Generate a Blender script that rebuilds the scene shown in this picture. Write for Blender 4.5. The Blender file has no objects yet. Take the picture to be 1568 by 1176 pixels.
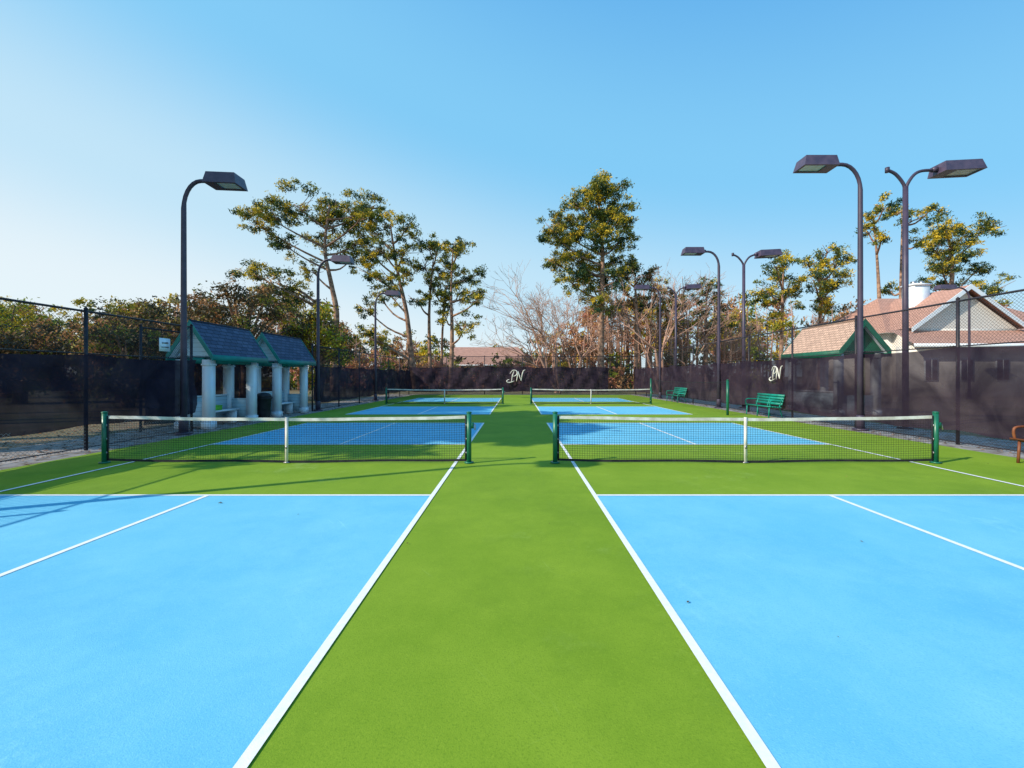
import bpy, math, random
import numpy as np
from mathutils import Vector, Matrix
random.seed(7); rng=np.random.default_rng(7)
S=bpy.context.scene
# ------------------------------------------------------------------ materials
def newmat(name):
    m=bpy.data.materials.new(name); m.use_nodes=True
    nt=m.node_tree; b=nt.nodes['Principled BSDF']; return m,nt,b
def N(nt,t,**k):
    n=nt.nodes.new(t)
    for a,v in k.items(): setattr(n,a,v)
    return n
def noisemat(name,c1,c2,scale=5,rough=.7,detail=4,bump=0,bscale=60,spec=.3,metal=0,lo=.35,hi=.65,coord='Object',c3=None,s3=1):
    m,nt,b=newmat(name)
    tc=N(nt,'ShaderNodeTexCoord'); no=N(nt,'ShaderNodeTexNoise'); no.inputs['Scale'].default_value=scale; no.inputs['Detail'].default_value=detail
    nt.links.new(tc.outputs[coord],no.inputs['Vector'])
    r=N(nt,'ShaderNodeValToRGB'); r.color_ramp.elements[0].position=lo; r.color_ramp.elements[1].position=hi
    r.color_ramp.elements[0].color=(*c1,1); r.color_ramp.elements[1].color=(*c2,1)
    nt.links.new(no.outputs['Fac'],r.inputs['Fac']); out=r.outputs['Color']
    if c3:
        n3=N(nt,'ShaderNodeTexNoise'); n3.inputs['Scale'].default_value=s3; n3.inputs['Detail'].default_value=5
        nt.links.new(tc.outputs[coord],n3.inputs['Vector'])
        r3=N(nt,'ShaderNodeValToRGB'); r3.color_ramp.elements[0].position=.5; r3.color_ramp.elements[1].position=.62
        nt.links.new(n3.outputs['Fac'],r3.inputs['Fac'])
        mx=N(nt,'ShaderNodeMixRGB'); nt.links.new(r3.outputs['Color'],mx.inputs['Fac']); nt.links.new(out,mx.inputs['Color1']); mx.inputs['Color2'].default_value=(*c3,1); out=mx.outputs['Color']
    nt.links.new(out,b.inputs['Base Color'])
    b.inputs['Roughness'].default_value=rough; b.inputs['Specular IOR Level'].default_value=spec; b.inputs['Metallic'].default_value=metal
    if bump:
        n2=N(nt,'ShaderNodeTexNoise'); n2.inputs['Scale'].default_value=bscale; n2.inputs['Detail'].default_value=3
        nt.links.new(tc.outputs[coord],n2.inputs['Vector'])
        bp=N(nt,'ShaderNodeBump'); bp.inputs['Strength'].default_value=bump; bp.inputs['Distance'].default_value=.02
        nt.links.new(n2.outputs['Fac'],bp.inputs['Height']); nt.links.new(bp.outputs['Normal'],b.inputs['Normal'])
    return m
def courtmat(name,base,light,dark):
    m,nt,b=newmat(name); L=nt.links.new
    tc=N(nt,'ShaderNodeTexCoord')
    def noise(scale,detail,vec=None,rough=.5,dist=0):
        n=N(nt,'ShaderNodeTexNoise'); n.inputs['Scale'].default_value=scale; n.inputs['Detail'].default_value=detail; n.inputs['Roughness'].default_value=rough; n.inputs['Distortion'].default_value=dist
        L(vec or tc.outputs['Object'],n.inputs['Vector']); return n.outputs['Fac']
    def ramp(f,a,bb):
        r=N(nt,'ShaderNodeMapRange'); r.inputs['From Min'].default_value=a; r.inputs['From Max'].default_value=bb; L(f,r.inputs['Value']); return r.outputs['Result']
    def mul(f,k):
        x=N(nt,'ShaderNodeMath',operation='MULTIPLY'); L(f,x.inputs[0])
        if isinstance(k,(int,float)): x.inputs[1].default_value=k
        else: L(k,x.inputs[1])
        return x.outputs[0]
    def mix(f,c,col):
        x=N(nt,'ShaderNodeMixRGB'); L(f,x.inputs['Fac'])
        if isinstance(c,tuple): x.inputs['Color1'].default_value=(*c,1)
        else: L(c,x.inputs['Color1'])
        x.inputs['Color2'].default_value=(*col,1); return x.outputs['Color']
    c=mix(mul(ramp(noise(.8,7,rough=.7),.38,.66),.85),base,light)
    c=mix(mul(ramp(noise(.28,7,rough=.78),.48,.70),.75),c,dark)
    c=mix(mul(ramp(noise(100,2),.5,.72),.6),c,dark)       # grit
    c=mix(mul(ramp(noise(60,2),.58,.72),.5),c,light)
    pale=tuple(min(.85,v*1.05+.12) for v in light)
    c=mix(mul(mul(ramp(noise(1.1,8,rough=.8),.54,.68),ramp(noise(.35,2),.5,.62)),.40),c,pale)
    for ang,sc,off in ((.5,(.9,.03,1),3),(-.9,(.7,.025,1),17),(1.9,(.5,.03,1),31)):
        mp=N(nt,'ShaderNodeMapping',vector_type='TEXTURE'); mp.inputs['Rotation'].default_value=(0,0,ang); mp.inputs['Scale'].default_value=sc; mp.inputs['Location'].default_value=(off,off,0)
        L(tc.outputs['Object'],mp.inputs['Vector'])
        s=ramp(noise(1.0,3,mp.outputs['Vector'],dist=1.1),.66,.80)
        g=ramp(noise(.8,3),.52,.66)
        c=mix(mul(mul(s,g),.45),c,pale)
    L(c,b.inputs['Base Color']); b.inputs['Roughness'].default_value=.8; b.inputs['Specular IOR Level'].default_value=.2
    bp=N(nt,'ShaderNodeBump'); bp.inputs['Strength'].default_value=.4; bp.inputs['Distance'].default_value=.004
    L(noise(150,2),bp.inputs['Height']); L(bp.outputs['Normal'],b.inputs['Normal'])
    return m
M={}
M['green']=courtmat('court_green_paint',(.180,.300,.016),(.245,.365,.026),(.120,.225,.012))
M['blue']=courtmat('court_blue_paint',(.14,.50,.70),(.21,.58,.75),(.10,.42,.65))
M['line']=noisemat('line_paint',(.78,.80,.78),(.88,.88,.86),30,.7,bump=.1,bscale=200)
M['ground']=noisemat('ground_grass_and_straw',(.08,.09,.03),(.22,.16,.10),.35,.95,8,bump=.6,bscale=8,c3=(.14,.10,.06),s3=2.2)
M['concrete']=noisemat('concrete',(.22,.20,.19),(.36,.34,.33),2.5,.9,8,bump=.2,bscale=40,c3=(.15,.11,.08),s3=4)
M['pole']=noisemat('pole_bronze_paint',(.045,.035,.065),(.07,.05,.085),3,.45,spec=.5)
M['lampbox']=noisemat('lamp_housing',(.06,.045,.085),(.10,.07,.115),5,.4,spec=.5)
M['lamplens']=noisemat('lamp_lens',(.6,.6,.62),(.75,.75,.75),8,.15,spec=.6)
M['netblack']=noisemat('net_cord_black',(.012,.014,.02),(.03,.03,.035),10,.8)
M['tape']=noisemat('net_tape_white',(.58,.54,.48),(.84,.82,.78),5,.7)
M['postgreen']=noisemat('post_green',(.008,.12,.07),(.012,.17,.095),5,.35,spec=.5)
M['steel']=noisemat('steel_grey',(.3,.3,.32),(.45,.45,.46),10,.35,metal=.8)
M['fencepost']=noisemat('fence_post_black',(.018,.016,.022),(.04,.034,.045),4,.5)
M['white']=noisemat('white_paint',(.70,.78,.88),(.80,.86,.90),3,.6,detail=6)
M['teal']=noisemat('teal_trim',(.01,.18,.17),(.015,.24,.21),4,.5)
M['greentrim']=noisemat('green_trim',(.008,.10,.06),(.012,.15,.09),4,.5)
M['benchgreen']=noisemat('bench_green',(.006,.20,.15),(.012,.28,.21),6,.4)
M['benchbrown']=noisemat('bench_brown',(.16,.05,.025),(.26,.09,.04),6,.45)
M['bark']=noisemat('bark',(.14,.08,.06),(.48,.29,.19),3,.95,6,bump=.8,bscale=6)
M['barebark']=noisemat('bare_bark',(.34,.19,.13),(.60,.37,.28),1,.9)
M['trash']=noisemat('trash_can_plastic',(.012,.012,.016),(.03,.03,.035),6,.5)
M['limegreen']=noisemat('lime_plastic',(.12,.5,.04),(.18,.6,.06),6,.5)
M['brick']=noisemat('brick_wall',(.30,.15,.10),(.42,.24,.17),6,.9)
def leafmat(name,c1,c2,sc=.8):
    m,nt,b=newmat(name); L=nt.links.new
    tc=N(nt,'ShaderNodeTexCoord'); no=N(nt,'ShaderNodeTexNoise'); no.inputs['Scale'].default_value=sc; no.inputs['Detail'].default_value=3
    L(tc.outputs['Object'],no.inputs['Vector'])
    x=N(nt,'ShaderNodeMixRGB'); x.inputs['Color1'].default_value=(*c1,1); x.inputs['Color2'].default_value=(*c2,1)
    r=N(nt,'ShaderNodeMapRange'); r.inputs['From Min'].default_value=.35; r.inputs['From Max'].default_value=.65; L(no.outputs['Fac'],r.inputs['Value']); L(r.outputs['Result'],x.inputs['Fac'])
    L(x.outputs['Color'],b.inputs['Base Color']); b.inputs['Roughness'].default_value=.6; b.inputs['Specular IOR Level'].default_value=.25
    tr=N(nt,'ShaderNodeBsdfTranslucent'); L(x.outputs['Color'],tr.inputs['Color'])
    ms=N(nt,'ShaderNodeMixShader'); ms.inputs['Fac'].default_value=.22
    L(b.outputs[0],ms.inputs[1]); L(tr.outputs[0],ms.inputs[2]); L(ms.outputs[0],nt.nodes['Material Output'].inputs['Surface'])
    return m
M['needle_d']=leafmat('needles_dark',(.022,.065,.04),(.055,.105,.035))
M['needle_m']=leafmat('needles_mid',(.17,.20,.03),(.32,.29,.03))
M['needle_y']=leafmat('needles_yellow',(.56,.42,.03),(.78,.54,.04))
M['leaf_b']=leafmat('leaves_brown',(.38,.18,.07),(.58,.31,.13))
M['leaf_r']=leafmat('leaves_red',(.48,.19,.12),(.66,.31,.21))
M['leaf_o']=leafmat('leaves_oak',(.045,.055,.035),(.15,.10,.04))
M['leaf_g']=leafmat('leaves_green',(.20,.27,.02),(.40,.40,.035))
def alphamat(name,kind,col1,col2,op=.85):
    m,nt,b=newmat(name); L=nt.links.new
    uv=N(nt,'ShaderNodeUVMap'); tr=N(nt,'ShaderNodeBsdfTransparent'); ms=N(nt,'ShaderNodeMixShader')
    L(tr.outputs[0],ms.inputs[1]); L(b.outputs[0],ms.inputs[2]); L(ms.outputs[0],nt.nodes['Material Output'].inputs['Surface'])
    b.inputs['Roughness'].default_value=.85; b.inputs['Specular IOR Level'].default_value=.1
    if kind=='link':
        sx=N(nt,'ShaderNodeSeparateXYZ'); L(uv.outputs[0],sx.inputs[0])
        res=[]
        for op_ in ('ADD','SUBTRACT'):
            a=N(nt,'ShaderNodeMath',operation=op_); L(sx.outputs[0],a.inputs[0]); L(sx.outputs[1],a.inputs[1])
            d=N(nt,'ShaderNodeMath',operation='DIVIDE'); L(a.outputs[0],d.inputs[0]); d.inputs[1].default_value=.075
            f=N(nt,'ShaderNodeMath',operation='FRACT'); L(d.outputs[0],f.inputs[0])
            l=N(nt,'ShaderNodeMath',operation='LESS_THAN'); L(f.outputs[0],l.inputs[0]); l.inputs[1].default_value=.10
            res.append(l)
        mx=N(nt,'ShaderNodeMath',operation='MAXIMUM'); L(res[0].outputs[0],mx.inputs[0]); L(res[1].outputs[0],mx.inputs[1])
        L(mx.outputs[0],ms.inputs['Fac']); b.inputs['Base Color'].default_value=(*col1,1)
    else:
        n=N(nt,'ShaderNodeTexNoise'); n.inputs['Scale'].default_value=.9; n.inputs['Detail'].default_value=8; n.inputs['Distortion'].default_value=1.2
        L(uv.outputs[0],n.inputs['Vector'])
        r=N(nt,'ShaderNodeMapRange'); r.inputs['From Min'].default_value=.38; r.inputs['From Max'].default_value=.68; L(n.outputs['Fac'],r.inputs['Value'])
        x=N(nt,'ShaderNodeMixRGB'); x.inputs['Color1'].default_value=(*col1,1); x.inputs['Color2'].default_value=(*col2,1); L(r.outputs['Result'],x.inputs['Fac'])
        L(x.outputs['Color'],b.inputs['Base Color'])
        r2=N(nt,'ShaderNodeMapRange'); r2.inputs['From Min'].default_value=.3; r2.inputs['From Max'].default_value=.7; r2.inputs['To Min'].default_value=op+.05; r2.inputs['To Max'].default_value=op-.07
        L(n.outputs['Fac'],r2.inputs['Value']); L(r2.outputs['Result'],ms.inputs['Fac'])
    return m
M['link']=alphamat('chain_link_mesh','link',(.05,.045,.05),None)
M['linkgrey']=alphamat('chain_link_mesh_grey','link',(.30,.30,.31),None)
M['screen']=alphamat('windscreen_fabric','s',(.018,.012,.024),(.048,.033,.050),.93)
def shingle(name,c1,c2):
    m,nt,b=newmat(name); L=nt.links.new
    uv=N(nt,'ShaderNodeUVMap'); br=N(nt,'ShaderNodeTexBrick')
    br.inputs['Scale'].default_value=1; br.inputs['Brick Width'].default_value=.3; br.inputs['Row Height'].default_value=.14; br.inputs['Mortar Size'].default_value=.012
    br.inputs['Color1'].default_value=(*c1,1); br.inputs['Color2'].default_value=(*c2,1); br.inputs['Mortar'].default_value=(*[v*.4 for v in c1],1)
    L(uv.outputs[0],br.inputs['Vector']); L(br.outputs['Color'],b.inputs['Base Color']); b.inputs['Roughness'].default_value=.9
    bp=N(nt,'ShaderNodeBump'); bp.inputs['Strength'].default_value=.6; bp.inputs['Distance'].default_value=.02; L(br.outputs['Fac'],bp.inputs['Height']); bp.invert=True; L(bp.outputs['Normal'],b.inputs['Normal'])
    return m
M['shingle_blue']=shingle('shingles_blue_grey',(.045,.07,.13),(.09,.12,.20))
M['shingle_tan']=shingle('shingles_tan',(.72,.48,.36),(.56,.37,.28))
M['shingle_red']=shingle('shingles_red_brown',(.60,.33,.25),(.46,.25,.19))
def siding(name,c):
    m,nt,b=newmat(name); L=nt.links.new
    tc=N(nt,'ShaderNodeTexCoord'); sx=N(nt,'ShaderNodeSeparateXYZ'); L(tc.outputs['Object'],sx.inputs[0])
    d=N(nt,'ShaderNodeMath',operation='DIVIDE'); L(sx.outputs[2],d.inputs[0]); d.inputs[1].default_value=.13
    f=N(nt,'ShaderNodeMath',operation='FRACT'); L(d.outputs[0],f.inputs[0])
    r=N(nt,'ShaderNodeValToRGB'); r.color_ramp.elements[0].position=.0; r.color_ramp.elements[0].color=(*[v*.45 for v in c],1); r.color_ramp.elements[1].position=.14; r.color_ramp.elements[1].color=(*c,1)
    L(f.outputs[0],r.inputs['Fac']); L(r.outputs['Color'],b.inputs['Base Color']); b.inputs['Roughness'].default_value=.7
    bp=N(nt,'ShaderNodeBump'); bp.inputs['Strength'].default_value=.5; bp.inputs['Distance'].default_value=.02; L(f.outputs[0],bp.inputs['Height']); L(bp.outputs['Normal'],b.inputs['Normal'])
    return m
M['siding']=siding('siding_light',(.46,.64,.74)); M['sidingw']=siding('siding_white',(.82,.78,.72))
M['glass']=noisemat('window_glass',(.02,.03,.05),(.05,.06,.08),3,.08,spec=.8)
# ------------------------------------------------------------------ mesh builder
class MB:
    def __init__(s): s.v=[]; s.f=[]; s.m=[]; s.uv=[]; s.mats=[]; s.arr=[]
    def mi(s,n):
        if n not in s.mats: s.mats.append(n)
        return s.mats.index(n)
    def face(s,pts,mat,uv=None):
        i=len(s.v); s.v+= [tuple(p) for p in pts]; s.f.append(tuple(range(i,i+len(pts)))); s.m.append(s.mi(mat))
        s.uv.append(uv or [(0,0)]*len(pts))
    def box(s,c,d,mat,rot=None):
        hx,hy,hz=d[0]/2,d[1]/2,d[2]/2
        P=[Vector((x*hx,y*hy,z*hz)) for x in(-1,1) for y in(-1,1) for z in(-1,1)]
        if rot is not None: P=[rot@p for p in P]
        P=[p+Vector(c) for p in P]
        i=len(s.v); s.v+=[tuple(p) for p in P]; k=s.mi(mat)
        for q in ((0,1,3,2),(4,6,7,5),(0,4,5,1),(2,3,7,6),(0,2,6,4),(1,5,7,3)):
            s.f.append(tuple(i+a for a in q)); s.m.append(k); s.uv.append([(0,0)]*4)
    def tube(s,path,rad,mat,n=8,cap=True):
        path=[Vector(p) for p in path]
        if not hasattr(rad,'__len__'): rad=[rad]*len(path)
        k=s.mi(mat); base=len(s.v); prev=None
        for j,p in enumerate(path):
            t=(path[min(j+1,len(path)-1)]-path[max(j-1,0)])
            if t.length<1e-6: t=Vector((0,0,1))
            t.normalize()
            if prev is None:
                u=t.cross(Vector((0,1,0)));
                if u.length<.1: u=t.cross(Vector((1,0,0)))
            else: u=prev-t*prev.dot(t)
            u.normalize(); prev=u; w=t.cross(u)
            for a in range(n):
                an=2*math.pi*a/n; q=p+(u*math.cos(an)+w*math.sin(an))*rad[j]; s.v.append(tuple(q))
        for j in range(len(path)-1):
            for a in range(n):
                b=(a+1)%n; s.f.append((base+j*n+a,base+j*n+b,base+(j+1)*n+b,base+(j+1)*n+a)); s.m.append(k); s.uv.append([(0,0)]*4)
        if cap:
            s.f.append(tuple(base+a for a in range(n))[::-1]); s.m.append(k); s.uv.append([(0,0)]*n)
            e=base+(len(path)-1)*n; s.f.append(tuple(e+a for a in range(n))); s.m.append(k); s.uv.append([(0,0)]*n)
    def prism(s,poly,y0,y1,mat):
        A=[(x,y0,z) for x,z in poly]; B=[(x,y1,z) for x,z in poly]
        s.face(A,mat); s.face(B[::-1],mat)
        for i in range(len(poly)):
            j=(i+1)%len(poly); s.face([A[i],B[i],B[j],A[j]],mat)
    def make(s,name,smooth=False):
        me=bpy.data.meshes.new(name)
        nv=len(s.v); av=[np.array(s.v,dtype=np.float32).reshape(-1,3)]; 
        loops=[i for f in s.f for i in f]; cnt=[len(f) for f in s.f]; mt=list(s.m)
        la=[np.array(loops,dtype=np.int32)]; ca=[np.array(cnt,dtype=np.int32)]; ma=[np.array(mt,dtype=np.int32)]
        off=nv
        for V,mm in s.arr:
            n=V.shape[0]; av.append(V.reshape(-1,3).astype(np.float32)); la.append(np.arange(off,off+4*n,dtype=np.int32)); ca.append(np.full(n,4,dtype=np.int32)); ma.append(mm.astype(np.int32)); off+=4*n
        av=np.concatenate(av); la=np.concatenate(la); ca=np.concatenate(ca); ma=np.concatenate(ma)
        me.vertices.add(len(av)); me.vertices.foreach_set('co',av.ravel())
        me.loops.add(len(la)); me.loops.foreach_set('vertex_index',la)
        me.polygons.add(len(ca)); st=np.concatenate([[0],np.cumsum(ca)[:-1]]).astype(np.int32)
        me.polygons.foreach_set('loop_start',st); me.polygons.foreach_set('loop_total',ca); me.polygons.foreach_set('material_index',ma)
        if smooth: me.polygons.foreach_set('use_smooth',np.ones(len(ca),dtype=bool))
        me.update(calc_edges=True); me.validate()
        u=me.uv_layers.new(name='UVMap'); flat=[c for f in s.uv for p in f for c in p]
        arr=np.zeros(len(la)*2,dtype=np.float32); arr[:len(flat)]=flat; u.data.foreach_set('uv',arr)
        for n in s.mats: me.materials.append(M[n])
        o=bpy.data.objects.new(name,me); S.collection.objects.link(o); return o
    def leaves(s,centers,radii,nsub,per,size,pick,flat=.55,asp=.42,sp=1.0):
        ks=[s.mi(p[0]) for p in pick]; w=np.array([p[1] for p in pick],float); w/=w.sum()
        V=[];K=[]
        for c,r in zip(centers,radii):
            n=max(3,int(nsub*r**1.7))
            d=rng.normal(size=(n,3)); d/=np.linalg.norm(d,axis=1)[:,None]; rr=rng.random(n)**.45
            sub=np.array(c)+d*rr[:,None]*np.array([r,r,r*flat])
            km=rng.choice(ks,size=n,p=w)
            sr=(.16+.20*rng.random(n)*r**.5)*sp
            P=np.repeat(sub,per,axis=0)+rng.normal(size=(n*per,3))*np.repeat(sr,per)[:,None]*np.array([1,1,.7])
            m=n*per
            a=rng.normal(size=(m,3)); a[:,2]+=.3; a/=np.linalg.norm(a,axis=1)[:,None]
            b=np.cross(a,rng.normal(size=(m,3))); b/=np.linalg.norm(b,axis=1)[:,None]
            L=(size*(.6+.8*rng.random(m)))[:,None]; W=L*asp
            q=np.stack([P-a*L*.5,P+b*W*.5,P+a*L*.5,P-b*W*.5],axis=1)
            V.append(q); K.append(np.repeat(km,per))
        s.arr.append((np.concatenate(V),np.concatenate(K)))
def smoothpath(pts,n=4):
    out=[]; P=[Vector(p) for p in pts]
    for i in range(len(P)-1):
        p0=P[max(i-1,0)];p1=P[i];p2=P[i+1];p3=P[min(i+2,len(P)-1)]
        for k in range(n):
            t=k/n; out.append(.5*((2*p1)+(p2-p0)*t+(2*p0-5*p1+4*p2-p3)*t*t+(3*p1-p0-3*p2+p3)*t**3))
    out.append(P[-1]); return out
# ------------------------------------------------------------------ ground & courts
def sheet(name,rects,z,mat):
    mb=MB()
    for x0,x1,y0,y1 in rects: mb.face([(x0,y0,z),(x1,y0,z),(x1,y1,z),(x0,y1,z)],mat)
    return mb.make(name)
sheet('ground',[(-1500,1500,-1500,1500)],0,'ground')
sheet('concrete_apron',[(-11.2,12.2,-9,37.6)],.004,'concrete')
sheet('court_surface',[(-8.75,9.75,-8,36.6)],.008,'green')
NET1,NET2=7.84,24.5; HL,KZ=6.70,2.13
LC=(-7.10,-1.12); RC=(1.04,7.30)
bl=[];ln=[];w=.058
for ny in (NET1,NET2):
    for x0,x1 in (LC,RC):
        for s in (-1,1):
            ya,yb=sorted((ny+s*KZ,ny+s*HL)); bl.append((x0,x1,ya,yb))
        xm=(x0+x1)/2
        ln.append((x0-w/2,x0+w/2,ny-HL-w/2,ny+HL+w/2)); ln.append((x1-w/2,x1+w/2,ny-HL-w/2,ny+HL+w/2))
        for s in (-1,1):
            for yy in (ny+s*HL,ny+s*KZ): ln.append((x0+w/2,x1-w/2,yy-w/2,yy+w/2))
            ya,yb=sorted((ny+s*(KZ+w/2),ny+s*(HL-w/2))); ln.append((xm-w/2,xm+w/2,ya,yb))
sheet('pickleball_court_paint',bl,.012,'blue'); sheet('court_lines',ln,.016,'line')
# ------------------------------------------------------------------ nets
def net(x0,x1,y,cell=.045,wire=.0045,winder=True):
    mb=MB(); H=.88; xm=(x0+x1)/2; hw=(x1-x0)/2
    top=lambda x: H-.045*(1-((x-xm)/hw)**2)-.004*math.sin(x*3)
    bot=lambda x: .075-.03*(1-((x-xm)/hw)**2)+.008*math.sin(x*2.3+1)
    for x,sg in ((x0,-1),(x1,1)):
        mb.tube([(x,y,0),(x,y,.93)],.043,'postgreen',14); mb.tube([(x,y,.93),(x,y,.945),(x,y,.955)],[.05,.05,.02],'postgreen',14)
        mb.tube([(x,y,.012),(x,y,.035)],.085,'postgreen',14)
        for z in (.2,.45,.7): mb.tube([(x-sg*.05,y-.012,z-.02),(x-sg*.05,y-.012,z+.02)],.009,'steel',6)
        if winder and sg==1:
            mb.box((x+.055,y,.70),(.06,.05,.11),'postgreen'); mb.tube([(x+.08,y,.72),(x+.11,y,.72),(x+.11,y-.02,.62)],.012,'steel',6)
    n=28; xs=[x0+.05+(x1-x0-.1)*i/n for i in range(n+1)]
    for i in range(n):
        a,b=xs[i],xs[i+1]
        for dy in (-.006,.006): mb.face([(a,y+dy,top(a)-.055),(b,y+dy,top(b)-.055),(b,y+dy,top(b)),(a,y+dy,top(a))],'tape')
        mb.face([(a,y-.006,top(a)),(b,y-.006,top(b)),(b,y+.006,top(b)),(a,y+.006,top(a))],'tape')
        mb.face([(a,y-.004,bot(a)-.022),(b,y-.004,bot(b)-.022),(b,y-.004,bot(b)+.022),(a,y-.004,bot(a)+.022)],'netblack')
        for r in range(1,18):
            f0=r/18; za=bot(a)+(top(a)-.05-bot(a))*f0; zb=bot(b)+(top(b)-.05-bot(b))*f0
            mb.face([(a,y,za-wire/2),(b,y,zb-wire/2),(b,y,zb+wire/2),(a,y,za+wire/2)],'netblack')
    k=int((x1-x0)/cell)
    for i in range(1,k):
        x=x0+(x1-x0)*i/k; mb.face([(x-wire/2,y+.001,bot(x)),(x+wire/2,y+.001,bot(x)),(x+wire/2,y+.001,top(x)-.03),(x-wire/2,y+.001,top(x)-.03)],'netblack')
    for x in (x0+.06,x1-.06): mb.box((x,y-.002,(top(x)+.06)/2),(.03,.014,top(x)-.06),'netblack')
    mb.box((xm,y-.004,(top(xm)+.0)/2+.008),(.05,.026,top(xm)+.012),'tape'); mb.box((xm,y-.02,.30),(.035,.01,.05),'steel'); mb.box((xm,y,.02),(.10,.06,.02),'steel')
    return mb.make('pickleball_net')
net(-7.54,-.87,NET1); net(.705,7.67,NET1)
net(-7.46,-.78,NET2,.06,.006); net(.82,7.69,NET2,.06,.006)
mb=MB(); X=8.62; y0,y1=17.5,27.5
for y in (y0,y1): mb.tube([(X,y,0),(X,y,1.42)],.05,'postgreen',12); mb.tube([(X,y,1.42),(X,y,1.46)],[.06,.03],'postgreen',12)
mb.tube(smoothpath([(X,y0,1.36),(X,(y0+y1)/2,1.28),(X,y1,1.36)],6),.012,'netblack',6)
for i in range(1,110):
    y=y0+(y1-y0)*i/110; mb.face([(X,y-.003,.25),(X,y+.003,.25),(X,y+.003,1.3),(X,y-.003,1.3)],'netblack')
for i in range(1,14):
    z=.25+i*.08; mb.face([(X,y0,z-.003),(X,y1,z-.003),(X,y1,z+.003),(X,y0,z+.003)],'netblack')
mb.make('divider_net')
# ------------------------------------------------------------------ fences
def fence(p0,p1,top,sc0,sc1,step=3.0,link='link',gaps=(),low='link',seed=1):
    mb=MB(); rnd=random.Random(seed)
    p0=Vector((*p0,0)); p1=Vector((*p1,0)); L=(p1-p0).length; d=(p1-p0)/L; nrm=Vector((-d.y,d.x,0))
    n=max(1,round(L/step))
    for i in range(n+1):
        p=p0+d*(L*i/n); mb.tube([p,p+Vector((0,0,top+.05))],.035,'fencepost',8); mb.tube([p+Vector((0,0,top+.05)),p+Vector((0,0,top+.10))],[.045,.01],'fencepost',8)
    mb.tube([p0+Vector((0,0,top)),p1+Vector((0,0,top))],.024,'fencepost',6)
    mb.tube([p0+Vector((0,0,sc1+.02)),p1+Vector((0,0,sc1+.02))],.014,'fencepost',6)
    mb.tube([p0+Vector((0,0,.06)),p1+Vector((0,0,.06))],.012,'fencepost',6)
    def strip(z0,z1,mat,a,b,off=.02):
        q0=p0+d*a+nrm*off; q1=p0+d*b+nrm*off
        mb.face([q0+Vector((0,0,z0)),q1+Vector((0,0,z0)),q1+Vector((0,0,z1)),q0+Vector((0,0,z1))],mat,[(a,z0),(b,z0),(b,z1),(a,z1)])
    strip(sc1,top,link,0,L); strip(.03,sc0,low,0,L)
    segs=[(0,L)]
    for g0,g1 in gaps:
        ns=[]
        for a,b in segs:
            if g0>a: ns.append((a,min(b,g0)))
            if g1<b: ns.append((max(a,g1),b))
        segs=ns; strip(sc0,sc1,link,g0,g1)
    for a,b in segs:
        nx=max(2,int((b-a)/.25)); nz=6
        off=[[ .065+.045*math.sin(i*.55+seed)+.03*rnd.random()+.045*math.sin(i*1.3+j*1.1) for j in range(nz+1)] for i in range(nx+1)]
        sag=[ -.06*abs(math.sin(math.pi*((a+(b-a)*i/nx)/(L/n)))) for i in range(nx+1)]
        for i in range(nx):
            for j in range(nz):
                P=[];U=[]
                for ii,jj in ((i,j),(i+1,j),(i+1,j+1),(i,j+1)):
                    s_=a+(b-a)*ii/nx; z=sc0+(sc1-sc0)*jj/nz+sag[ii]*(jj/nz if jj else 1.2)
                    P.append(p0+d*s_+nrm*off[ii][jj]+Vector((0,0,z))); U.append((s_,z))
                mb.face(P,'screen',U)
    return mb.make('chain_link_fence')
FL,FR,FB=-9.3,10.3,37.0
fence((FL,12.25),(FL,-8.75),3.0,.56,2.07,3.0,low='linkgrey',seed=1)
fence((FL,FB),(FL,19.5),3.0,.4,2.1,2.9,seed=2)
fence((-10.75,19.5),(-10.75,12.25),3.0,.2,2.1,3.5,seed=3)
fence((FR,-8),(FR,FB),3.35,.34,2.28,3.0,seed=4)
fence((FR,FB),(FL,FB),3.3,.3,2.4,3.2,gaps=[(.2,2.4)],seed=5)
# ------------------------------------------------------------------ monograms on windscreens
def monogram(origin,ux,scale):
    mb=MB(); o=Vector(origin); ux=Vector(ux)
    strokes=[[(-.45,-.5),(-.38,0),(-.22,.45)],[(-.6,.2),(-.35,.5),(.0,.45),(.02,.15),(-.2,-.02),(-.38,.0)],
             [(-.02,-.5),(.08,0),(.14,.42)],[(.14,.42),(.28,-.05),(.42,-.45)],[(.42,-.45),(.5,.1),(.62,.45),(.8,.55)],[(-.65,-.3),(-.9,-.45),(-.7,-.6),(-.2,-.45)]]
    for s_ in strokes:
        pts=smoothpath([(a,0,b) for a,b in s_],6)
        P=[o+ux*p.x*scale+Vector((0,0,p.z*scale)) for p in pts]
        n=len(P); mb.tube(P,[.016*scale*2*(.5+math.sin(math.pi*i/(n-1))) for i in range(n)],'tape',6)
    return mb.make('monogram_sign')
monogram((0,FB-.24,1.62),(1,0,0),.95)
monogram((FR-.24,16.6,1.72),(0,-1,0),.50)
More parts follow.
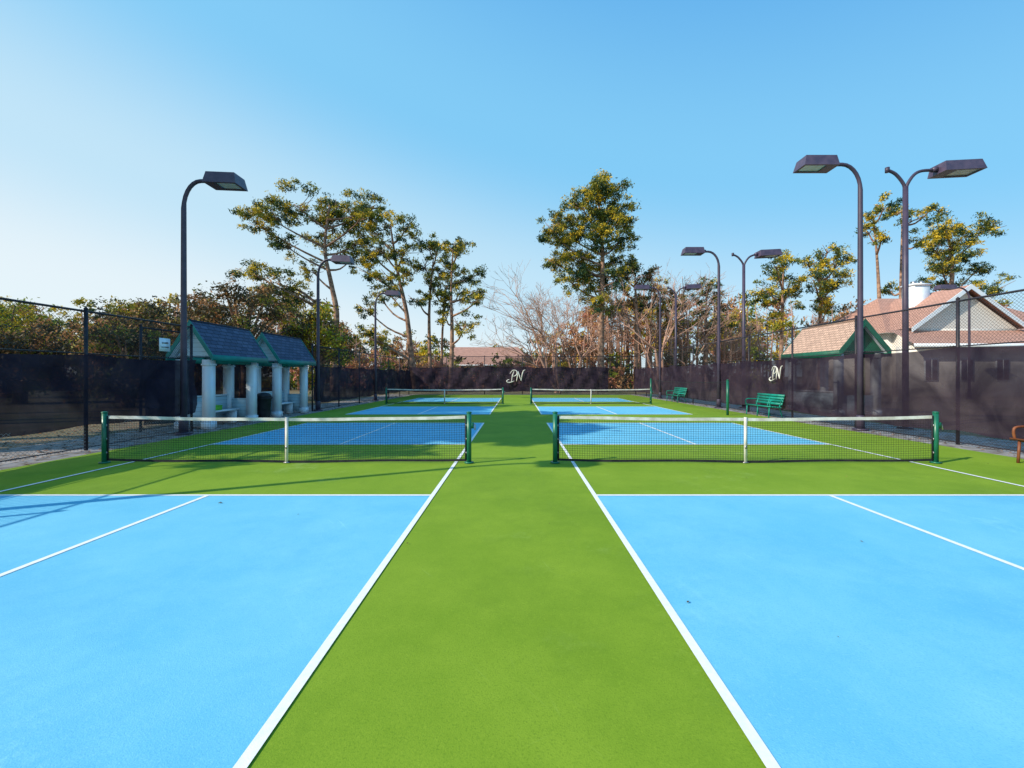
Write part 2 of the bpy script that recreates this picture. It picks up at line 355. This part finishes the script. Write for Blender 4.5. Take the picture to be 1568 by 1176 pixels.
# ------------------------------------------------------------------ lights
def lamphead(mb,c,dirx,L=1.0,W=.6,H=.24,tilt=0.0):
    R=Matrix.Rotation(-tilt*dirx,3,'Y'); c=Vector(c)
    def P(x,y,z): return c+R@Vector((x*dirx,y,z))
    b=[P(0,-W/2,-H/2),P(L,-W/2,-H/2),P(L,W/2,-H/2),P(0,W/2,-H/2)]
    t=[P(.05,-W/2+.05,H/2),P(L-.08,-W/2+.05,H/2),P(L-.08,W/2-.05,H/2),P(.05,W/2-.05,H/2)]
    mb.face(t,'lampbox')
    for i in range(4): mb.face([b[i],b[(i+1)%4],t[(i+1)%4],t[i]],'lampbox')
    r=.07; i_=[P(L*.32,-W/2+r,-H/2),P(L-r,-W/2+r,-H/2),P(L-r,W/2-r,-H/2),P(L*.32,W/2-r,-H/2)]
    for i in range(4): mb.face([b[i],b[(i+1)%4],i_[(i+1)%4],i_[i]],'lampbox')
    k=[p+R@Vector((0,0,.03)) for p in i_]; mb.face(k,'lamplens')
    for i in range(4): mb.face([i_[i],i_[(i+1)%4],k[(i+1)%4],k[i]],'lampbox')
    mb.box(c+R@Vector((-.06*dirx,0,0)),(.14,.12,.12),'lampbox',R)
def lamp(x,y,h,d,arm=.85,L=1.0,tilt=.0):
    mb=MB()
    mb.tube([(x,y,0),(x,y,.06)],.2,'pole',14); mb.tube([(x,y,.06),(x,y,.4),(x,y,.45)],[.11,.11,.09],'pole',12)
    pts=[(x,y,.3),(x,y,2.5),(x,y,h-.75)]; R=arm*.75
    for a in range(1,8):
        t=math.pi/2*a/7; pts.append((x+d*R*(1-math.cos(t)),y,h-.75+.75*math.sin(t)))
    pts.append((x+d*(arm+.02),y,h+.0))
    mb.tube(pts,[.08,.075,.062]+[.052]*(len(pts)-3),'pole',12)
    lamphead(mb,(x+d*(arm+.08),y,h+.02),d,L,.55,.30,tilt=tilt)
    return mb.make('street_lamp',False)
def lamp2(x,y,h,d,arm=.9,L=1.35,stub=.55):
    mb=MB(); mb.tube([(x,y,0),(x,y,.06)],.2,'pole',14)
    mb.tube([(x,y,0),(x,y,h-.5)],[.085,.07],'pole',12)
    mb.tube(smoothpath([(x,y,h-.7),(x+d*.05,y,h-.45),(x+d*.25,y,h-.15),(x+d*.5,y,h-.02),(x+d*(arm+.1),y,h)],4),.045,'pole',10)
    mb.tube(smoothpath([(x,y,h-.7),(x-d*.06,y,h-.42),(x-d*.3,y,h-.12),(x-d*stub,y,h)],4),[.045]*13,'pole',10)
    mb.tube([(x-d*stub,y,h-.07),(x-d*stub,y,h+.08)],.06,'pole',8)
    lamphead(mb,(x+d*(arm+.08),y,h+.02),d,L,.6,.30,tilt=.05)
    return mb.make('street_lamp')
for y in (3.75,11.75,19.7,27.7): lamp(-9.13,y,6.95,1,.62,.90,tilt=-.04)
for y in (3.8,12.65,21.5,30.3): lamp(10.15,y,7.85,-1,.72,1.02)
lamp2(11.8,13.0,7.85,1,.86,1.22); lamp2(11.4,21.5,7.7,1,.6,1.1); lamp2(11.15,30,7.8,1,.6,1.0)
lamp(31.7,30,7.8,-1,1.0,1.2)
# ------------------------------------------------------------------ shelters
def shelter(x0,x1,y0,y1,ze,zr,roof,trim,posts,infill=True,walls=True,hi=0,pw=.24,rk=.17):
    mb=MB(); xm=(x0+x1)/2; t=.09
    for xa,s in ((x0,-1),(x1,1)):
        sl=math.hypot(xm-xa,zr-ze)
        mb.face([(xa,y0,ze),(xa,y1,ze),(xm,y1,zr),(xm,y0,zr)],roof,[(0,0),(y1-y0,0),(y1-y0,sl),(0,sl)])
        mb.face([(xa,y0,ze-t),(xa,y1,ze-t),(xm,y1,zr-t),(xm,y0,zr-t)],'white')
        for ya,yb in ((y0-.03,y0),(y1,y1+.03)): mb.prism([(xa-s*-.02,ze+.02),(xm,zr+.025),(xm,zr-rk),(xa-s*-.02,ze-rk)],ya,yb,trim)
        mb.box((xa+s*.012,(y0+y1)/2,ze-rk/2+.02),(.03,y1-y0-.004,rk),trim)
    mb.tube([(xm,y0-.02,zr+.01),(xm,y1+.02,zr+.01)],.03,roof,6)
    px0,px1,py0,py1=posts
    hb=ze-.12
    for x in (px0,px1):
        for y in (py0,py1):
            mb.box((x,y,hb/2),(pw,pw,hb),'white'); mb.box((x,y,.12),(pw+.05,pw+.05,.2),'white'); mb.box((x,y,hb-.15),(pw+.04,pw+.04,.05),'white')
        mb.box((x,(py0+py1)/2,hb-.02),(.10,py1-py0-pw,.16),trim)
    for y in (py0,py1): mb.box(((px0+px1)/2,y,hb-.02),(px1-px0-pw,.10,.16),trim)
    if infill:
        g=.12
        for y in (y0+.25,y1-.25): mb.prism([(x0+g,ze-.02),(x1-g,ze-.02),(xm,zr-.16)],y-.02,y+.02,'siding' if trim=='teal' else trim)
    if walls:
        mb.box((px0,(py0+py1)/2,.5),(.06,py1-py0-pw,.85),'siding'); mb.box((px0,(py0+py1)/2,.95),(.12,py1-py0-pw,.05),'white')
        for y in (py1,py0): mb.box(((px0+px1)/2,y,.45),(px1-px0-pw,.06,.75),'siding'); 
        mb.box((px0+.30,(py0+py1)/2,.46),(.42,py1-py0-pw-.1,.05),'white')
        for y in (py0+.3,py1-.3): mb.box((px0+.30,y,.22),(.34,.06,.43),'white')
        if hi: mb.box((px0+.32,py0+.85,.56),(.28,.5,.13),'limegreen'); mb.box((px0+.32,py0+.85,.64),(.30,.52,.03),'limegreen')
    return mb.make('court_shelter')
shelter(-10.36,-9.02,12.7,15.5,2.22,3.25,'shingle_blue','teal',(-10.15,-9.34,13.0,15.1),hi=1)
shelter(-10.36,-9.02,16.3,19.2,2.22,3.25,'shingle_blue','teal',(-10.15,-9.34,16.7,18.8))
shelter(12.75,14.75,16.9,20.6,2.62,3.85,'shingle_tan','greentrim',(13.0,14.5,17.3,20.2),rk=.26)
mb=MB(); c=(-9.30,15.75)
mb.tube([(*c,.03),(*c,.1),(*c,.75),(*c,.78),(*c,.82)],[.20,.21,.26,.29,.29],'trash',18); mb.tube([(*c,.82),(*c,.90),(*c,.97),(*c,1.0)],[.27,.25,.17,.05],'trash',18)
mb.make('trash_can',True)
mb=MB(); mb.box((-9.2,11.2,2.42),(.012,.34,.34),'white'); mb.box((-9.192,11.2,2.47),(.008,.2,.04),'steel'); mb.box((-9.192,11.2,2.36),(.008,.24,.03),'steel'); mb.make('court_sign')
# ------------------------------------------------------------------ benches (face -X)
def bench(x,y0,y1,mat,back=.86,deep=.46):
    mb=MB(); L=y1-y0; ym=(y0+y1)/2
    Rb=Matrix.Rotation(.22,3,'Y')
    for i in range(5): mb.box((x-deep+.05+i*.095,ym,.44-.006*i),(.08,L,.03),mat)
    for i in range(4): mb.box((x+.02+i*.028,ym,.54+i*.105),(.028,L,.085),mat,Rb)
    for y in (y0+.12,ym,y1-.12):
        mb.tube([(x-deep+.03,y,0),(x-deep+.06,y,.42)],.022,mat,8); mb.tube([(x+.10,y,0),(x-.02,y,.42),(x+.12,y,back+.02)],.022,mat,8)
        mb.tube([(x-deep+.05,y,.41),(x,y,.40)],.02,mat,8)
    for y in (y0+.05,y1-.05):
        mb.tube(smoothpath([(x-deep+.06,y,.42),(x-deep+.03,y,.58),(x-deep+.1,y,.66),(x-.1,y,.66),(x+.06,y,.66)],4),.022,mat,8)
    return mb.make('park_bench')
bench(10.0,16.15,17.95,'benchgreen'); bench(10.0,25.4,27.4,'benchgreen'); bench(9.72,6.3,7.98,'benchbrown',deep=.55)
# ------------------------------------------------------------------ houses
mb=MB()
def wall(x0,x1,y0,y1,z0,z1,mat): mb.box(((x0+x1)/2,(y0+y1)/2,(z0+z1)/2),(x1-x0,y1-y0,z1-z0),mat)
wall(32,49,37,48,0,5.3,'sidingw')
rx0,rx1,ry0,ry1,ze,zr=31.3,49.7,36.3,48.7,5.3,9.3
A=(rx0,ry0,ze);B=(rx1,ry0,ze);C=(rx1,ry1,ze);D=(rx0,ry1,ze);E=(35.8,42.5,zr);F=(45.2,42.5,zr)
mb.face([A,B,F,E],'shingle_red',[(0,0),(18,0),(14,7),(4,7)]); mb.face([B,C,F],'shingle_red',[(0,0),(12,0),(6,6)]); mb.face([C,D,E,F],'shingle_red',[(0,0),(18,0),(14,7),(4,7)]); mb.face([D,A,E],'shingle_red',[(0,0),(12,0),(6,6)])
mb.face([A,D,C,B],'white')
gx0,gx1,gy=31.9,41.5,34.6; gm=(gx0+gx1)/2; gz=9.0
wall(gx0+.5,gx1-.5,gy+.5,37.0,0,5.5,'sidingw')
mb.prism([(gx0+.5,5.5),(gx1-.5,5.5),(gm,gz-.45)],gy+.5,gy+.7,'sidingw')
for xa in (gx0,gx1):
    mb.face([(xa,gy,5.5),(xa,41.5,5.5),(gm,41.5,gz),(gm,gy,gz)],'shingle_red',[(0,0),(7,0),(7,6),(0,6)])
    mb.prism([(xa,5.52),(gm,gz+.05),(gm,gz-.35),(xa,5.15)],gy-.06,gy-.01,'white')
mb.face([(30.6,33.0,4.1),(48,33.0,4.1),(48,35.2,5.4),(30.6,35.2,5.4)],'shingle_red',[(0,0),(17,0),(17,2.5),(0,2.5)])
wall(30.6,48,32.95,33.0,3.85,4.12,'white'); wall(30.9,47.7,33.6,34.9,0,4.0,'sidingw')
for x in (32.5,35.3,38.1,41.5,44.5): 
    wall(x-.55,x+.55,33.56,33.6,1.2,3.0,'white'); wall(x-.45,x+.45,33.53,33.56,1.3,2.9,'glass'); wall(x-.03,x+.03,33.51,33.53,1.3,2.9,'white')
wall(34.9,36.3,37.6,38.8,4,9.6,'white'); wall(34.8,36.4,37.5,38.9,9.6,9.75,'white'); wall(35.1,35.4,37.9,38.2,9.75,10.0,'steel'); wall(35.8,36.1,37.9,38.2,9.75,10.0,'steel')
mb.make('house')
mb=MB()
wall(-10,1.5,57,64,0,3.2,'brick')
mb.face([(-10.6,56.3,3.1),(2.1,56.3,3.1),(.2,60.5,5.7),(-8.7,60.5,5.7)],'shingle_red',[(0,0),(12,0),(10,5),(2,5)]); mb.face([(2.1,56.3,3.1),(2.1,64.7,3.1),(.2,60.5,5.7)],'shingle_red'); mb.face([(-10.6,64.7,3.1),(-10.6,56.3,3.1),(-8.7,60.5,5.7)],'shingle_red'); mb.face([(2.1,64.7,3.1),(-10.6,64.7,3.1),(-8.7,60.5,5.7),(.2,60.5,5.7)],'shingle_red')
wall(-10.6,2.1,56.25,56.3,2.95,3.12,'white')
for x in (-8,-5,-2,.3): wall(x-.6,x+.6,56.93,56.98,1,2.5,'white'); wall(x-.5,x+.5,56.9,56.93,1.1,2.4,'glass')
mb.make('brick_house')
# ------------------------------------------------------------------ trees
PINE=[('needle_d',.42),('needle_m',.31),('needle_y',.27)]
def pine(X,Y,trunk,clumps,r0=.38,extra=(),pick=PINE,nsub=14,per=30,size=.27,fill=1.0):
    mb=MB(); depthj=random.Random(int(X*10))
    tp=smoothpath([(X+a,Y+depthj.uniform(-.2,.2),z) for a,z in trunk],5); n=len(tp)
    mb.tube(tp,[r0*(1-.78*i/(n-1)) for i in range(n)],'bark',9)
    cs=[];rs=[]
    for dx,z,r in clumps:
        dy=depthj.uniform(-1,1)*2.2; c=Vector((X+dx,Y+dy,z)); cs.append(c); rs.append(r*1.12)
        zt=max(min(z-abs(dx)*.35-depthj.uniform(.4,1.4),tp[-1].z-.3),tp[0].z+2)
        a=min(tp,key=lambda p:abs(p.z-zt)); mid=a.lerp(c,.5)+Vector((0,0,-.25+depthj.uniform(-.3,.3)))
        mb.tube(smoothpath([a,mid,c],3),[.13,.115,.10,.085,.07,.055,.04],'bark',5)
        for k in range(5):
            e=c+Vector((depthj.uniform(-1,1)*r,depthj.uniform(-1,1)*r,depthj.uniform(-.2,.5)*r)); mb.tube([mid.lerp(c,.5+.1*k),e],[.045,.02],'bark',4)
    for a,b,c,r in extra: mb.tube(smoothpath([(X+a[0],Y,a[1]),(X+b[0],Y,b[1]),(X+c[0],Y,c[1])],4),[r*(1-.08*i) for i in range(9)],'bark',6)
    C2=[];R2=[]
    for c,r in zip(cs,rs):
        k=max(5,int(7.5*r*fill))
        for _ in range(k):
            d=Vector((depthj.gauss(0,1),depthj.gauss(0,1),depthj.gauss(0,.95))); d.normalize(); q=depthj.random()**.45; C2.append(c+Vector((d.x*r*1.08*q,d.y*r*1.08*q,d.z*r*1.0*q))); R2.append(r*depthj.uniform(.16,.42))
    mb.leaves(C2,R2,nsub,per,size,pick,.7,asp=.32,sp=.85)
    return mb.make('pine_tree')
D=43.7
pine(-18.6,D,[(0,0),(0,4),(.2,8),(-.3,11),(-.9,14.7),(-.5,19)],[(-.5,19.7,2.3),(-3.5,18.7,2.0),(2.2,18.8,1.9),(3.6,19.6,1.1),(-5.5,17,1.8),(-6.8,16.5,1.1),(-.8,16.7,2.1),(-4.8,14.8,1.4),(2.2,16,1.6),(1.2,14.0,1.2),(-5.8,11,1.7),(-7.4,11.7,1.5),(-3.8,9.7,1.5),(-2.6,12.6,1.0),(3.6,17.2,1.1),(-6.5,9.4,1.5),(-8.6,10.2,1.3)],.42,
     extra=[((0,6),(-2,8.6),(-3.8,9.7),.2),((0,7),(-3,10),(-5.8,11),.18)])
pine(-10.2,D,[(0,0),(-.6,4),(-1,8),(-2,12.5),(-2.6,16.4)],[(-2.5,17,1.5),(-4.2,16.3,1.2),(-.9,16.7,1.1),(-5.2,14.7,1.3),(-3.2,14.3,1.4),(-1.2,14.3,1.4),(-5.2,12.3,1.2),(-2.9,11.7,1.3),(-4.2,10,1.1),(-.9,12,1.2),(-5.2,8.5,.9),(-2.5,9.7,1.1),(-4.8,6.0,1.0),(-3.6,5.2,1.0)],.36)
pine(-9.0,D+1.5,[(0,0),(-.2,8),(.2,14)],[(-.3,15.3,1.2),(.9,15,1.1),(-.7,13.3,1.2),(1,13,1.2),(0,11,1.1),(-1,9.3,.9)],.24)
pine(-6.7,D,[(0,0),(.1,6),(0,10),(.2,14.6)],[(0,15.7,1.1),(1,14.3,1.3),(0,12.7,1.3),(1.7,12,1.4),(2.4,10.3,1.2),(.7,10.3,1.1),(1.7,6.7,1.3),(-.7,8,.9),(2.8,8.8,.8)],.26)
pine(-8.2,D+3,[(0,0),(.1,6),(.4,11.5)],[(.4,12,1.1),(-.3,10.3,1.1),(.9,9.3,1.0)],.2)
pine(8.6,D,[(0,0),(0,8),(.2,14),(-.2,19)],[(-.3,19.3,1.8),(-2.3,18.3,1.8),(1.7,18.3,1.7),(-4.3,17.7,1.3),(3,17.5,.9),(-5.3,15.7,1.4),(-3,15.7,1.9),(-.3,16,2.0),(2,15.7,1.4),(-4.7,13.5,1.2),(-2.3,13.3,1.8),(.3,13.3,1.9),(2.7,13.3,1.2),(-3.3,11.2,1.2),(-.7,11,1.7),(1.7,11.3,1.2),(0,9,1.3)],.4,fill=1.5)
pine(13.2,D+4,[(0,0),(.1,8),(0,13)],[(0,14,1.2),(-1,12.6,1.2),(1.1,12.4,1.3),(0,10.5,1.4),(1.5,9.6,1.2),(-1.5,9.4,1.2)],.28,pick=[('needle_d',.4),('needle_m',.3),('leaf_b',.3)])
pine(16.4,D+6,[(0,0),(.1,6),(0,11)],[(0,12,1.1),(-1,10.6,1.2),(1.1,10.4,1.3),(0,8.5,1.4),(1.5,7.6,1.2)],.26,pick=[('needle_d',.35),('needle_y',.35),('leaf_b',.3)])
pine(21.5,D+5,[(0,0),(.1,6),(0,11)],[(0,12,1.1),(-1.2,10.6,1.2),(1.1,10.8,1.3),(0,8.5,1.4),(1.5,7.6,1.2)],.26)
pine(27.0,D,[(0,0),(0,6),(.1,12.5)],[(.3,13,1.2),(-1.7,12.3,1.1),(-1,10.7,1.4),(1,11,1.3),(-2.3,9.9,1.1),(.3,9,1.4),(-1,7.3,1.2)],.28)
pine(31.6,D+1,[(0,0),(.2,6),(0,14)],[(.3,14.4,1.2),(-1.3,13.3,1.1),(1.7,13.3,1.2),(-1.7,11.3,1.3),(.3,11.7,1.5),(2.3,11,1.1),(-.3,9.7,1.3),(2,9,1.1)],.3)
pine(37.3,D,[(0,0),(-.1,8),(-.4,13),(-1,17.8)],[(-1,18.3,1.0),(-2.3,17.3,.8),(-.7,16.7,.9),(-1.3,15.3,.6)],.26)
pine(39.2,D,[(0,0),(-.1,8),(.2,18.5)],[(.3,19.3,1.0),(1.2,17.7,.8),(0,17,.9),(1,15,.8),(-.3,10.7,.8)],.22)
pine(45.8,50,[(4.5,0),(4.5,8),(4.9,14),(4.7,18.5)],[(4.7,18.7,1.7),(2.2,18.3,1.4),(7.4,18.5,1.5),(1.2,16.2,1.4),(3.9,16.4,1.8),(6.9,16,1.7),(1.9,13.9,1.3),(5.3,13.6,1.7),(8.4,14,1.4),(8.8,11.8,1.3),(3.4,11.8,1.3),(10.1,10.7,1.1),(6,11.4,1.2)],.4)
# pines outside the left fence whose shade falls on the left courts
for k,(x,y,h) in enumerate([(-16.5,6.6,12.5),(-18.5,8.2,13.5),(-22.5,12.2,15),(-27,16,16),(-20,5.6,14.5),(-25,12.5,17)]):
    r=random.Random(k); pine(x,y,[(0,0),(.2,h*.5),(0,h-.6)],[(r.uniform(-2.3,2.0),h-r.uniform(0,5.0),r.uniform(1.2,1.8)) for _ in range(17)],.34,nsub=10,per=18,size=.50,fill=1.5)
def bare(X,Y,H,lean,seed,r0=.22,spread=.55,stems=3):
    mb=MB(); r=random.Random(seed)
    def br(p,d,L,rad,lev):
        q=p+d*L*.5+Vector((r.uniform(-1,1),r.uniform(-1,1),0))*L*.05; e=q+(d+Vector((0,0,.12))).normalized()*L*.5
        mb.tube([p,q,e],[rad,rad*.82,rad*.62],'barebark',5 if lev<2 else 3,cap=False)
        if lev>=6: return
        for _ in range(3 if lev in(1,2,3) else 2):
            nd=(d+Vector((r.gauss(0,spread),r.gauss(0,spread),r.gauss(.06,spread*.55)))).normalized()
            if nd.z<-.1: nd.z*=-.5
            br(e if r.random()<.7 else q,nd,L*r.uniform(.62,.82),max(rad*.58,.013),lev+1)
    for s_ in range(stems):
        d=Vector((lean+r.uniform(-.28,.28),r.uniform(-.3,.3),1)).normalized(); br(Vector((X+r.uniform(-.3,.3),Y,0)),d,H*.28,r0,0)
    return mb.make('bare_tree')
bare(4.0,41,14.0,-.32,3,.17,stems=4); bare(2.6,47,11,-.2,12,.14,stems=2); bare(6.5,47,13,-.1,22,.16); bare(14.4,43,15.5,-.05,5,.17); bare(19,47,11,.1,8,.14,stems=2); bare(24,50,12,.1,18,.14); bare(35,50,12,0,9,.16,stems=2)
def oak(X,Y,H,W,pick,seed,name='oak_tree'):
    mb=MB(); r=random.Random(seed)
    mb.tube(smoothpath([(X,Y,0),(X+.1,Y,H*.25),(X-.1,Y,H*.45)],4),[.32-.012*i for i in range(9)],'bark',9)
    cs=[];rs=[]
    for i in range(38):
        a=r.uniform(0,2*math.pi); q=r.random()**.6; z=H*r.uniform(.2,.93); wz=math.sqrt(max(.1,1-((z/H-.5)/.52)**2))
        c=Vector((X+math.cos(a)*W*q*wz,Y+math.sin(a)*W*q*wz*.8,z)); cs.append(c); rs.append(r.uniform(.55,1.1))
        mb.tube(smoothpath([(X,Y,H*.35),Vector((X,Y,H*.4)).lerp(c,.5),c],2),[.12,.1,.08,.06,.03],'bark',5)
    mb.leaves(cs,rs,14,26,.21,pick,.8); return mb.make(name)
OK=[('leaf_o',.68),('leaf_b',.17),('needle_m',.15)]
oak(-17.2,27,7.6,3.0,OK,1); oak(-21.5,29,7.4,2.8,OK,2); oak(-13.9,30,6.9,2.0,[('leaf_o',.4),('leaf_g',.3),('needle_y',.3)],3); oak(-31,34,7.4,3.2,[('needle_m',.4),('leaf_o',.4),('needle_y',.2)],4)
oak(-27,31,7.0,2.3,OK,5); oak(-37,31,7.4,3,[('leaf_g',.5),('needle_y',.4),('needle_d',.1)],6); oak(-24,26,5.0,2.4,OK,7); oak(-20,22,4.0,2.0,OK,8); oak(-29,25,4.6,2.4,OK,9)
mb=MB()
prof=[(-110,11),(-72,11.5),(-52,12.5),(-40,12),(-33,13),(-27,10),(-22,7),(-12,7),(-6,6),(1,5.5),(6,8),(12,13),(20,15),(26,13.5),(34,12),(42,12),(60,12),(110,13)]
def hp(x):
    for (a,h1),(b,h2) in zip(prof,prof[1:]):
        if a<=x<=b: return h1+(h2-h1)*(x-a)/(b-a)
    return 10
r=random.Random(21)
picks=[PINE,PINE,[('needle_m',.5),('needle_y',.5)],[('leaf_b',.7),('leaf_o',.3)],[('leaf_b',.5),('leaf_r',.3),('needle_m',.2)],[('leaf_o',.5),('needle_d',.3),('leaf_b',.2)],[('leaf_g',.5),('needle_y',.5)]]
for i in range(190):
    x=r.uniform(-105,105); y=r.uniform(56,76); h=hp(x*62/y)*y/62*r.uniform(.72,1.08); pk=r.choice(picks)
    if -12<x<4 and y<69: continue
    if 4<x<26 and r.random()<.5: pk=[('leaf_b',.5),('leaf_r',.3),('needle_y',.2)]
    mb.tube([(x,y,0),(x+r.uniform(-.5,.5),y,h*.5),(x+r.uniform(-.6,.6),y,h*.9)],[.24,.17,.06],'bark',5)
    cs=[];rs=[]
    for _ in range(int(6+h*.9)):
        z=h*r.uniform(.36,1); wz=2.6*math.sin(min(1,(1.12-z/h)*1.6)*math.pi/2+.1)
        cs.append((x+r.uniform(-1,1)*wz,y+r.uniform(-1,1)*wz,z)); rs.append(r.uniform(.5,1.15))
    mb.leaves(cs,rs,6,16,.44,pk,.7)
mb.make('distant_treeline')
mb=MB()
for i in range(240):
    x=r.uniform(-80,80); y=r.uniform(47,55); h=r.uniform(1.6,4.6)
    if 28<x<50: continue
    pk=r.choice([[('leaf_b',.6),('leaf_r',.4)],[('leaf_g',.6),('needle_y',.4)],[('leaf_o',1)],[('leaf_r',.7),('leaf_b',.3)],[('needle_d',.5),('leaf_g',.5)]])
    if -10<x<3: pk=r.choice([[('leaf_r',.8),('leaf_b',.2)],[('leaf_o',.5),('leaf_g',.5)]]); h=r.uniform(2.0,4.2)
    cs=[(x+r.uniform(-1.2,1.2),y+r.uniform(-.8,.8),r.uniform(.4,h)) for _ in range(8)]
    mb.leaves(cs,[r.uniform(.5,1.0) for _ in cs],6,15,.40,pk,.8)
    mb.tube([(x,y,0),(x,y,h*.7)],[.06,.03],'bark',4)
mb.make('hedge_shrubs')
mb=MB()
for i in range(120):
    x=r.uniform(-48,50) if i<70 else r.uniform(4,28); y=r.uniform(48,55.5); h=hp(x*62/y)*r.uniform(.6,.95)
    if x<4 and x>-12 : h*=.7
    p=[(x,y,0),(x+r.uniform(-.4,.4),y,h*.5),(x+r.uniform(-.8,.8),y,h)]; mb.tube(p,[.13,.09,.03],'barebark',5)
    for k in range(16):
        z=h*r.uniform(.4,.97); t=z/h; a=r.uniform(0,6.28); L=(1.15-t)*r.uniform(1.5,3.2)
        mb.tube([(x,y,z),(x+math.cos(a)*L*.5,y+math.sin(a)*L*.5,z+L*.3),(x+math.cos(a)*L,y+math.sin(a)*L,z+L*.8)],[.04,.028,.015],'barebark',3,cap=False)
mb.make('bare_woodland')
# ------------------------------------------------------------------ fallen leaves
mb=MB()
def leaf(x,y,z,s,mat):
    a=r.uniform(0,6.28); u=Vector((math.cos(a),math.sin(a),0))*s; v=Vector((-math.sin(a),math.cos(a),0))*s*.5; up=Vector((0,0,s*.35)); p=Vector((x,y,z))
    mb.face([p-u,p+v+up,p+u*.9,p-v+up*.6],mat)
M['deadleaf']=noisemat('dead_leaf',(.30,.12,.04),(.45,.2,.07),30,.8); M['deadleaf_d']=noisemat('dead_leaf_dark',(.06,.03,.015),(.10,.05,.02),30,.8)
for x,y in ((.35,4.6),(1.95,2.6),(-2.5,4.9),(-4.0,3.2),(-3.1,2.45),(3.3,4.1),(4.6,5.0),(1.2,3.0)): leaf(x,y,.02,r.uniform(.008,.018),r.choice(['deadleaf','deadleaf_d']))
for _ in range(60): leaf(r.uniform(-8.5,9.5),r.uniform(4,34),.02,r.uniform(.012,.03),r.choice(['deadleaf','deadleaf_d']))
for _ in range(900):
    side=r.random(); x=(-9.25+abs(r.gauss(0,.28)) if side<.5 else (10.25-abs(r.gauss(0,.28)))) ; leaf(x,r.uniform(2,36.5),.02,r.uniform(.02,.045),r.choice(['deadleaf','deadleaf_d','deadleaf']))
for _ in range(1500): leaf(r.uniform(-14,-9.4),r.uniform(3,20),.015,r.uniform(.03,.06),r.choice(['deadleaf','deadleaf_d']))
mb.make('fallen_leaves')
# ------------------------------------------------------------------ light, sky
W=bpy.data.worlds.new('World'); S.world=W; W.use_nodes=True; nt=W.node_tree; L=nt.links.new
bg=nt.nodes['Background']; sky=nt.nodes.new('ShaderNodeTexSky'); sky.sky_type='NISHITA'; sky.sun_disc=False
sky.sun_elevation=math.radians(35.2); sky.sun_rotation=math.radians(245.5); sky.air_density=1.0; sky.dust_density=.8; sky.ozone_density=1.0
tc=N(nt,'ShaderNodeTexCoord'); sx=N(nt,'ShaderNodeSeparateXYZ'); L(tc.outputs['Generated'],sx.inputs[0])
az=N(nt,'ShaderNodeMath',operation='MULTIPLY_ADD'); L(sx.outputs[0],az.inputs[0]); az.inputs[1].default_value=.22; L(sx.outputs[2],az.inputs[2])
rp=N(nt,'ShaderNodeValToRGB'); cr=rp.color_ramp; cr.interpolation='EASE'
cr.elements[0].position=0; cr.elements[0].color=(.84,.95,1,1); cr.elements[1].position=.90; cr.elements[1].color=(.07,.38,.88,1)
e=cr.elements.new(.20); e.color=(.58,.84,1,1); e=cr.elements.new(.48); e.color=(.24,.65,1,1)
L(az.outputs[0],rp.inputs['Fac'])
sc=N(nt,'ShaderNodeVectorMath',operation='SCALE'); L(rp.outputs['Color'],sc.inputs[0]); sc.inputs['Scale'].default_value=1/.12
mx=N(nt,'ShaderNodeMixRGB'); mx.inputs['Fac'].default_value=.88; L(sky.outputs[0],mx.inputs['Color1']); L(sc.outputs[0],mx.inputs['Color2'])
L(mx.outputs[0],bg.inputs['Color']); bg.inputs['Strength'].default_value=.12
sd=bpy.data.lights.new('sun','SUN'); sd.energy=5.0; sd.angle=math.radians(.5); sd.color=(1,.90,.75)
so=bpy.data.objects.new('sun',sd); S.collection.objects.link(so)
so.rotation_euler=Vector((1.29,.588,-1)).to_track_quat('-Z','Y').to_euler()
cd=bpy.data.cameras.new('camera'); co=bpy.data.objects.new('camera',cd); S.collection.objects.link(co)
co.location=(0,0,1.6); co.rotation_euler=(math.radians(90),0,0); cd.sensor_width=36; cd.lens=15.06; cd.shift_x=-.0045; cd.shift_y=-.00765; cd.clip_end=5000
S.camera=co
S.view_settings.view_transform='Standard'; S.view_settings.look='None'; S.view_settings.exposure=0
